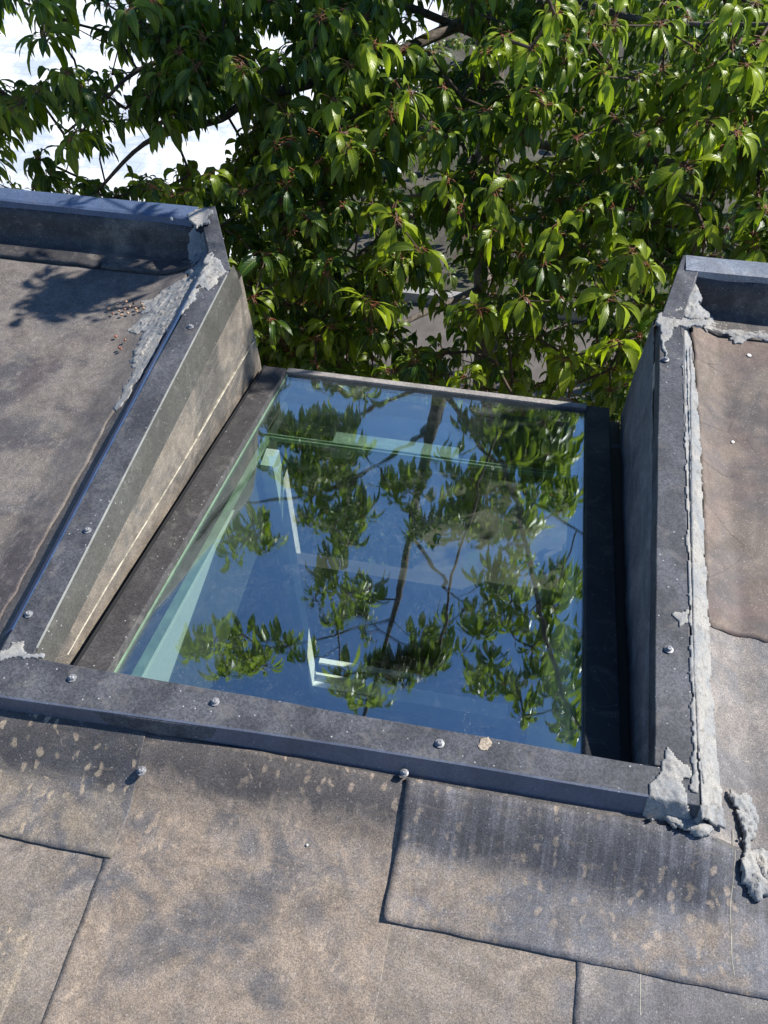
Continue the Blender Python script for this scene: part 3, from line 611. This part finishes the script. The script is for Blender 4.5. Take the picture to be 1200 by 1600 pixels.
trunk = smoothline([(.60, 4.25, -4.6), (.56, 4.2, -3), (.45, 4.1, -1.2), (.36, 4.0, 0), (.28, 4.0, .9), (.16, 4.0, 2.1), (.0, 4.0, 3.2), (-.08, 4.0, 4.2)])
nt_ = len(trunk); mesh('trunk', *tube(trunk, [float(np.interp(p[2], [-4.6, -1, .1, .35, .85, 1.8, 2.3, 4.2], [.11, .075, .055, .046, .031, .022, .016, .006])) for p in trunk], 12), BARK, tree, True)
limbs = [
    ([(.40, 4.05, -.45)]+[DY(u, v, y) for u, v, y in ((600, 92, 3.6), (490, 130, 3.25), (400, 152, 3.1), (345, 185, 3.0), (298, 200, 2.95), (225, 225, 2.9), (150, 300, 2.9))], .030),
    ([(.42, 4.05, -.6), (-.1, 3.7, -.3), (-.65, 3.5, -.22)]+[DY(u, v, y) for u, v, y in ((330, 60, 3.3), (215, 110, 3.1), (160, 160, 3.0), (100, 210, 2.9))], .020),
    ([(.45, 4.1, -1.2), (.2, 3.5, -1.2), (-.05, 2.9, -1.15), (-.35, 2.5, -1.2)], .026),
    ([(.45, 4.1, -1.1), (.8, 3.6, -.9), (1.2, 3.0, -.6), (1.7, 2.6, -.4)], .03),
    ([(.38, 4.05, -.3), (.7, 3.5, -.15), (1.1, 3.0, -.05), (1.6, 2.8, .05)], .022),
    ([(.50, 4.15, -2.0), (.6, 3.4, -1.9), (.75, 2.6, -1.6), (.9, 2.0, -1.3)], .026),
    ([(.50, 4.15, -2.2), (-.1, 3.4, -2.1), (-.5, 2.6, -1.9)], .024),
    ([(.40, 4.05, -.5), (.42, 3.4, -.4), (.42, 2.8, -.3)], .018),
    ([(.33, 4.0, .35), (.75, 3.8, .75), (1.15, 3.7, 1.0), (1.5, 3.6, 1.1)], .020),
    ([(.30, 4.0, .6), (-.1, 3.8, .95), (-.5, 3.7, 1.1), (-.9, 3.6, 1.2)], .018),
    ([(.33, 4.0, .3), (-.15, 3.9, .55), (-.6, 3.8, .65)], .015),
    ([(.22, 4.0, 1.4), (.7, 3.8, 1.8), (1.05, 3.7, 2.2)], .014),
    ([(.15, 4.0, 2.1), (-.2, 3.8, 2.2), (-.7, 3.6, 2.25), (-1.1, 3.5, 2.3)], .009),
    ([(.40, 4.0, -.1), (.9, 3.2, .8), (1.25, 2.6, 1.5), (1.55, 2.2, 1.7)], .02)]
nodes = [np.array(p) for p in trunk]; nrad = [.05]*len(nodes); par = [-1]*len(nodes)
for P, r in limbs:
    L_ = smoothline(P, 5); n_ = len(L_); mesh('branch', *tube(L_, [r*(1-.75*i/(n_-1.)) for i in range(n_)], 9), BARK, tree, True)
    nodes += L_[3:]; par += [-1]*len(L_[3:])
mesh('branch', *tube([DY(572, 333, 2.6), DY(562, 345, 2.6), DY(556, 362, 2.62)], [.016, .019, .013], 9), barkm('stub_bark', (.13, .085, .06), (.32, .23, .18)), tree, True)
GAPS = [(15, 60, 32), (60, 95, 34), (25, 130, 24), (150, 110, 22), (135, 45, 20), (440, 75, 24), (400, 95, 14), (480, 160, 22), (345, 215, 34), (330, 260, 30), (300, 235, 18), (368, 190, 20), (95, 205, 30), (60, 225, 18), (235, 255, 24), (190, 275, 26), (120, 285, 28), (30, 280, 22), (270, 275, 16), (210, 165, 12),
        (570, 385, 22), (558, 325, 12), (545, 420, 14), (690, 410, 12), (655, 505, 38), (690, 540, 22), (700, 45, 34), (740, 75, 22), (700, 100, 24), (838, 245, 15), (790, 275, 9), (845, 590, 18), (905, 540, 14), (630, 290, 12), (660, 300, 9), (735, 465, 12), (780, 140, 10)]
def yf(z): return float(np.interp(z, [-3, -1.1, -.8, -.5, 0, .4], [1.62, 1.66, 1.78, 2.05, 2.6, 2.75]))
spots = []; size = []; bri = []; SHD = []
def gapcull(p, s=1.):
    u, v, _ = proj(p-np.array([0, 0, .06])); u = u[0]; v = v[0]
    return any((u-a)**2+(v-b)**2 < ((c*(.8 if a < 480 else .55)+16)*s)**2 for a, b, c in GAPS)
def addspot(p, b=None, s=1.): spots.append(np.array(p)); size.append(s); bri.append(RS.rand()**1.7*.8 if b is None else b)
# front clusters, their sunlight put into a lighter leaf tint
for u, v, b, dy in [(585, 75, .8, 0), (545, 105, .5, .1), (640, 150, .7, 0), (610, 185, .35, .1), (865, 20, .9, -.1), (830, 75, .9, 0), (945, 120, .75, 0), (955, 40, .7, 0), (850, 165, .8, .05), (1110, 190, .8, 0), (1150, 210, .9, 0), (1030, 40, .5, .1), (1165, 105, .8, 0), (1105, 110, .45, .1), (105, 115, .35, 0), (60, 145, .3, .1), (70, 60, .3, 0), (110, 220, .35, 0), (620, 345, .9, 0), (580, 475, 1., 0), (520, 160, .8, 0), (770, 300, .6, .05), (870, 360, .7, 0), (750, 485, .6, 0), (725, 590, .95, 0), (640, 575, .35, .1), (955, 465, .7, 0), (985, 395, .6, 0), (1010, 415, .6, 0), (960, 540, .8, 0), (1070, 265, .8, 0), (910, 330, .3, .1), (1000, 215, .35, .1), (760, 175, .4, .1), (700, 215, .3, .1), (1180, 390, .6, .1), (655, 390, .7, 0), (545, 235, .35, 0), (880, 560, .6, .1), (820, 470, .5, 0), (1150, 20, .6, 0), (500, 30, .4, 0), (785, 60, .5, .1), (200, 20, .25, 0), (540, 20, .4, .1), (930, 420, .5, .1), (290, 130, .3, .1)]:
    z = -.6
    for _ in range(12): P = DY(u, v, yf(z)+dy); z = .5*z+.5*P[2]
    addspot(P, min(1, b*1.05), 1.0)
cnt = 0
while cnt < 2900:
    u = RS.uniform(-260, 1460) if cnt % 5 else RS.uniform(230, 620); v = RS.uniform(-150, 690); lay = RS.rand()**1.0*2.1
    z = -.6
    for _ in range(10): P = DY(u, v, yf(z)+lay+.05); z = .5*z+.5*P[2]
    if P[2] > .02+.1*RS.rand() or P[2] < -3.2: continue
    thin = u < 470 and v < 300
    if thin and lay > 1.7: continue
    if gapcull(P, .9 if thin else 1.0): continue
    if P[1] < 1.62: continue
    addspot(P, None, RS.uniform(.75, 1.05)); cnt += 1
# upper crown, which the glass mirrors
def mirror(u, v, Y):
    P = GP(u, v); d = ray(u, v); d = d/np.linalg.norm(d); r = d-2*(d@GN)*GN; return P+r*(Y-P[1])/r[1]
for u, v, ru, rv_, n in [(385, 1030, 100, 30, 15), (575, 1085, 50, 38, 8), (685, 1015, 30, 32, 4), (392, 858, 42, 28, 5), (520, 830, 50, 62, 12), (490, 725, 75, 60, 26), (530, 945, 62, 48, 9), (658, 855, 20, 22, 3), (800, 760, 105, 110, 44), (815, 1010, 98, 130, 36), (568, 628, 10, 8, 1), (425, 620, 16, 14, 2), (845, 700, 62, 55, 22), (632, 785, 26, 24, 4), (740, 820, 60, 40, 9), (470, 680, 60, 20, 6), (900, 1120, 30, 60, 6)]:
    for _ in range(int(n*1.7+.5)):
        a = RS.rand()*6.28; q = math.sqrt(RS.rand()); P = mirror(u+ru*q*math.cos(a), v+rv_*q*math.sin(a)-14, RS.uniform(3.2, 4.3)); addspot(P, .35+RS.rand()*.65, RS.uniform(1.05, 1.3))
# sprigs above the frame that throw the leaf shadows on the roof
SV = np.array(SUN)
for (u, v, h, n, sp) in [(118, 462, .95, 20, .042), (160, 448, .97, 18, .038), (84, 475, .95, 14, .03), (188, 430, .96, 6, .02), (58, 395, .95, 1, .01), (70, 330, .95, 3, .02)]:
    for _ in range(n): addspot(Z(u, v, RZ)+SV/SV[2]*h+RS.randn(3)*sp*np.array([1, 1, .5]), .2, .55)
for X_, Y_, Z_, h in [(.03, 1.19, -.28, 2.0), (.03, 1.15, -.33, 2.05), (.06, 1.12, -.37, 2.1), (.07, 1.19, -.39, 2.1)]: addspot(np.array([X_, Y_, Z_])+SV/SV[2]*h, .4, .9)
# connect every cluster to its nearest branch point
order = np.argsort([min(np.linalg.norm(nodes[k]-p) for k in range(0, len(nodes), 2)) for p in spots]); w8 = [0.]*len(nodes); edges = []
N0 = len(nodes); arr = np.array(nodes)
for i in order:
    p = spots[i]; d = np.linalg.norm(arr-p, axis=1)+.25*np.maximum(0, arr[:, 2]-p[2]); j = int(np.argmin(d)); a = arr[j]; ln = np.linalg.norm(p-a); m = max(1, int(ln/.11)); prev = j
    nn = np.cross(p-a, RS.randn(3)); nn /= np.linalg.norm(nn)+1e-9; bend = RS.uniform(.03, .12)*ln
    new = []
    for k in range(1, m+1):
        t = k/m; q = a+(p-a)*t+nn*bend*math.sin(t*3.14)+np.array([0, 0, .06*ln*math.sin(t*3.14)])+(RS.randn(3)*.006 if k < m else 0)
        new.append(q); par.append(prev); prev = len(par)-1; w8.append(0.)
    arr = np.vstack([arr, np.array(new)]); w8[prev] += 1
for k in range(len(par)-1, N0-1, -1):
    if par[k] >= 0: w8[par[k]] += w8[k]
vs = []; fs = []
for k in range(N0, len(par)):
    a, b = arr[par[k]], arr[k]; ra = .0020+.0012*min(12, max(w8[k], 1))**.55; rb = ra*.93; d = (b-a)/(np.linalg.norm(b-a)+1e-9); b = b+d*rb*.6
    s1 = np.cross(d, (.3, .2, .9)); s1 /= np.linalg.norm(s1)+1e-9; s2 = np.cross(d, s1); o_ = len(vs)
    for q, r in ((a, ra), (b, rb)):
        for c in range(5): vs.append(q+(s1*math.cos(c*1.2566)+s2*math.sin(c*1.2566))*r)
    for c in range(5): fs.append((o_+c, o_+(c+1) % 5, o_+5+(c+1) % 5, o_+5+c))
mesh('twigs', vs, fs, TWIG, tree, True)
crown('crown', spots, tree, LEAF, size=size, bright=bri)
# shrubs and the tree below and behind
def shrub(name, label, cat, c, r, n, mat, seed, group=None, L=(.05, .09), stem=True):
    t = thing(name, label, cat, group); P = []; c = np.array(c, float); r = np.array(r)
    while len(P) < n:
        q = RS.randn(3); q /= np.linalg.norm(q); q *= RS.rand()**.4; p = c+q*r*(1+.35*nz(q[0]*2, q[1]*2, q[2]*2+seed, 1, 2))
        if p[1] > 1.66 and not (gapcull(p, .8)): P.append(p)
    crown('foliage', P, t, mat, Lr=L, nr=(8, 13), wr=.25)
    base = np.array([c[0], c[1], -4.55]); vs, fs = [], []
    for k in range(7):
        e = P[RS.randint(len(P))]; v_, f_ = tube(smoothline([base+RS.randn(3)*.04*np.array([1, 1, 0]), (base*.5+c*.5)+RS.randn(3)*.15, e], 5), list(np.linspace(.03, .005, 11)), 6); o_ = len(vs); vs += v_; fs += [tuple(i+o_ for i in f) for f in f_]
    mesh('stems', vs, fs, BARK, t, True); return t
shrub('shrub', 'dark small leaved shrub below the skylight edge, under the cherry branches', 'shrub', (-.25, 2.9, -2.9), (.8, .9, 1.0), 330, LEAF2, 1)
shrub('shrub', 'large dark shrub behind the cherry branches in the middle', 'shrub', (-1.0, 5.4, -2.7), (1.0, .8, 1.3), 480, LEAF2, 17, L=(.06, .11))
shrub('shrub', 'small leaved shrub below the right parapet', 'shrub', (1.7, 3.4, -2.2), (.9, 1.3, 1.1), 420, LEAF2, 4)
shrub('tree', 'dark tree standing behind the cherry at the upper right', 'tree', (2.4, 6.2, -1.6), (1.9, 1.1, 1.9), 520, LEAF2, 8, L=(.07, .12))
shrub('shrub', 'yellow green shrub growing on the grey bank at the top', 'shrub', (-.9, 11.2, -4.1), (.8, .8, .45), 160, leafm('bank_leaf', (.05, .09, .015), (.20, .24, .03)), 12)
fl = bpy.data.objects.new('x', None)
def fallen(u, v, P, lab, sz, ang):
    V, F, T = leafmesh(np.array([P]), np.array([[math.cos(ang), math.sin(ang), .12]]), np.array([sz]), np.array([sz*.26]), np.array([.25]), np.array([.2]), np.array([.5]))
    o = rawmesh('fallen_leaf', V, F, T, [plain('dry_leaf', (.30, .14, .05), .7, var=.4, sc=60)], np.zeros(len(F)), None); tag(o, lab, 'leaf')
fallen(0, 0, GP(868, 640, d=.082)+np.array([0, .03, .012]), 'dry reddish leaf caught on the lower edge bar at its right end', .05, .1)
bpy.data.objects.remove(fl)
# ---------------------------------------------------------------- ground
def groundm():
    m = NT('ground_soil'); n = m.noise(2, 9, .75, .4); col = m.mix(m.ramp(n, .35, .65), (.035, .03, .022), (.10, .088, .072)); col = m.mix(m.ramp(m.noise(6, 8, .7, 1), .5, .62), col, (.04, .06, .018)); m.bsdf(col, .9, m.bump(n, .5, .05)); return m.m
def pavem():
    m = NT('shade_dappled_paving'); n = m.noise(1.1, 8, .65, .8); col = m.mix(m.ramp(n, .36, .62), (.40, .45, .52), (.80, .80, .79)); br = m.n('TexBrick'); m.put(br.inputs['Vector'], m.geo.outputs['Position']); br.inputs['Scale'].default_value = 1.2; br.inputs['Mortar Size'].default_value = .012  # blue-grey patches paint dappled tree shade, and puddles, into the paving
    col = m.mix(m.math('MULTIPLY', br.outputs['Fac'], .35), col, (.25, .26, .27)); m.bsdf(col, .7, m.bump(m.noise(20, 5, .6), .3, .01)); return m.m
struct(mesh('ground', [(-150, -150, -4.6), (150, -150, -4.6), (150, 250, -4.6), (-150, 250, -4.6)], [(0, 1, 2, 3)], groundm()))
struct(mesh('pavement', [(-14, 6.95, -4.45), (-2.4, 6.95, -4.45), (-2.0, 9.0, -4.45), (-1.0, 9.2, -4.45), (-1.3, 16.5, -4.45), (-14, 16.5, -4.45)], [(0, 1, 2, 3, 4, 5)], pavem()))
struct(box('path', (-3, 3.2, 4.6, 6.82, -4.7, -4.52), plain('brown_paving', (.10, .088, .078), .85, sc=6)))
struct(box('kerb', (-14, 3.2, 6.83, 6.94, -4.7, -4.40), plain('kerb_stone', (.26, .25, .235), .8)))
gp = [np.array([RS.uniform(-1.2, 7), RS.uniform(7.1, 15), -4.58+RS.rand()*.25]) for _ in range(700)]+[np.array([RS.uniform(-3, 4), RS.uniform(2.2, 4.5), -4.5+RS.rand()*.3]) for _ in range(200)]
gp = [p for p in gp if nz(p[0], p[1], 3, .9, 2) > -.12]
gcv = crown('ground_cover', gp, None, leafm('ground_leaf', (.03, .06, .015), (.14, .18, .03)), Lr=(.08, .2), nr=(8, 12), wr=.2)
struct(gcv, 'stuff', 'low green plants scattered over the soil behind the trees', 'ground cover')
